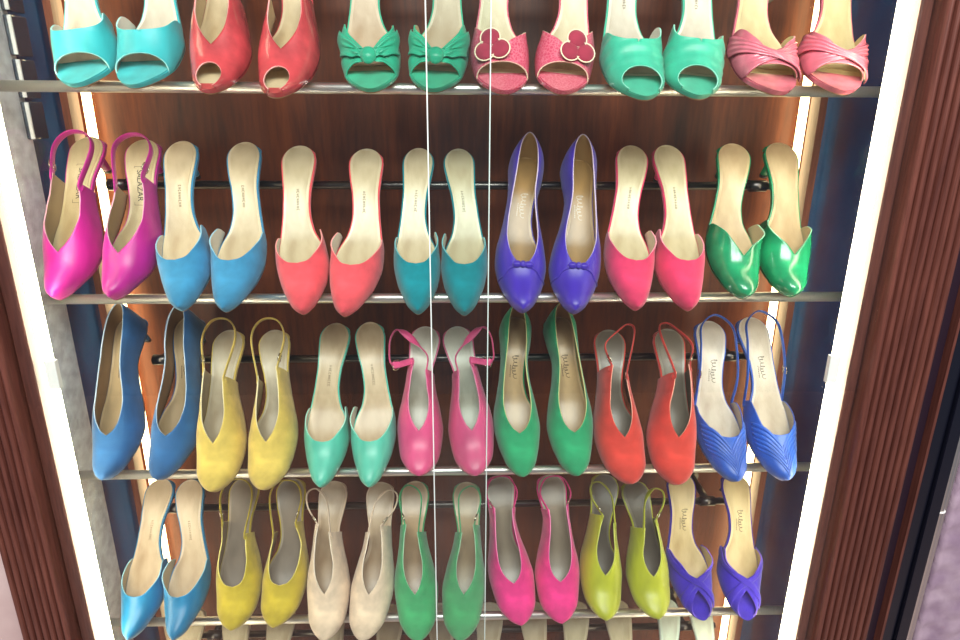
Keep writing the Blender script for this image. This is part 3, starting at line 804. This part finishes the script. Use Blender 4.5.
struct('trim_11', (.6505, .667, -.086, .2, ZB-.2, ZT), M_BLACK, .002)

# what is seen through the side glazing and beside the showcase
struct('wall_left', (-.640, -.572, -.038, .085, -1.5, .6), M_STONE)
struct('wall_right', (.56, .597, -.036, .32, -1.5, .6), M_NAVY)
struct('trim_10', (-.66, -.60, .090, .32, -1.5, .6), M_NAVY)
struct('wall_front', (-1.6, -.642, -.050, .01, -1.5, .6), M_MARBLE)
V, F = tube_data([(.684, -.06, -1.5), (.684, -.06, .5)], .008, 16, up=(0, 1, 0))
V2, F2 = tube_data([(.700, -.05, -1.5), (.700, -.05, .5)], .005, 12, up=(0, 1, 0))
post = tag(link('metal_post', recalc(mesh('metal_post', V, F)), M_CHROME), 'shiny upright metal tube at the lower right beside the dark frame', 'post')
link('side_tube', recalc(mesh('side_tube', V2, F2)), M_CHROME, post)
V, F = tube_data([(.684+.0086*math.cos(a*math.pi/8), -.06+.0086*math.sin(a*math.pi/8), -.545) for a in range(16)], .0014, 8, closed=True, up=(0, 0, 1))
link('tie_ring', recalc(mesh('tie_ring', V, F)), M_WHITE, post)
# pale quilted cushioning on the neighbouring unit
V, F = [], []
nx, nz = 36, 120
for i in range(nx+1):
    for k in range(nz+1):
        x = .724+.28*i/nx; z = -1.45+1.2*k/nz
        ph = (x*11+(.5 if False else 0)); row = z/.036
        d = abs(math.sin(math.pi*(row+.35*math.cos(2*math.pi*(x-.70)/.075))))**.8
        V.append((x, -.035-.0055*d, z))
for i in range(nx):
    for k in range(nz):
        a = i*(nz+1)+k; F.append((a, a+nz+1, a+nz+2, a+1))
me = mesh('quilted_panel', V, F)
o = tag(link('quilted_panel', recalc(me), M_QUILT), 'pale lilac quilted padding at the lower right corner', 'padded panel')
md = o.modifiers.new('thickness', 'SOLIDIFY'); md.thickness = .02; md.offset = -1
tag(box('backing_board', (.7085, 1.01, -.0245, .15, -1.5, .6), M_STILE), 'brown board carrying the quilted padding', 'board', kind='structure')
# column of clear glass blocks with a painted glint along the metal edge, outside the left pane
gb = empty('glass_block_column', Matrix.Translation((-.566, .083, -.047))); tag(gb, 'stack of clear glass blocks with painted white edge glint at the upper left', 'glass block column')
for k in range(6):
    V, F = box_data(-.005, .005, -.012, .022, .002+.052*k, .050+.052*k)
    b = link('block', mesh('block', V, F), M_BLOCK, gb, smooth=False); md = b.modifiers.new('bevel', 'BEVEL'); md.width = .002; md.segments = 2
    V, F = box_data(.0022, .0066, -.0145, -.0122, .003+.052*k, .049+.052*k)
    link('edge_glint', mesh('edge_glint', V, F), M_WHITE, gb, smooth=False)  # white colour stands in for the LED's reflection on the metal edge

# ================================================================ light, camera
def area(name, loc, rot, size, sy, power, col):
    l = bpy.data.lights.new(name, 'AREA'); l.shape = 'RECTANGLE'; l.size = size; l.size_y = sy; l.energy = power; l.color = col
    o = bpy.data.objects.new(name, l); COL.objects.link(o); o.location = loc; o.rotation_euler = rot; return o
area('ceiling_light', (0.1, -1.45, 1.0), (math.radians(52), 0, 0), 1.6, .6, CEIL_POWER, (1, .97, .93))
w = bpy.data.worlds.new('shop_interior'); SC.world = w; w.use_nodes = True
w.node_tree.nodes['Background'].inputs[0].default_value = (.80, .85, 1, 1); w.node_tree.nodes['Background'].inputs[1].default_value = WORLD

cam = bpy.data.cameras.new('camera'); cam.lens = 650.3/960*36; cam.sensor_width = 36; cam.clip_start = .01
co = bpy.data.objects.new('camera', cam); COL.objects.link(co)
Fw = Vector((0.03177302, 0.94965896, -0.31167023)); Rt = Vector((0.99948548, -0.03155754, 0.0057361)); Up = Vector((0.00438821, 0.31169212, 0.95017302))
co.matrix_world = Matrix(((Rt.x, Up.x, -Fw.x, 0), (Rt.y, Up.y, -Fw.y, -.84), (Rt.z, Up.z, -Fw.z, 0), (0, 0, 0, 1)))
SC.camera = co
SC.view_settings.view_transform = 'Standard'; SC.view_settings.look = 'None'; SC.view_settings.gamma = 1
SC.view_settings.use_curve_mapping = False; SC.view_settings.exposure = EXPOSURE
SC.cycles.use_denoising = True
SC.cycles.max_bounces = 10; SC.cycles.transparent_max_bounces = 16
SC.cycles.sample_clamp_indirect = 6
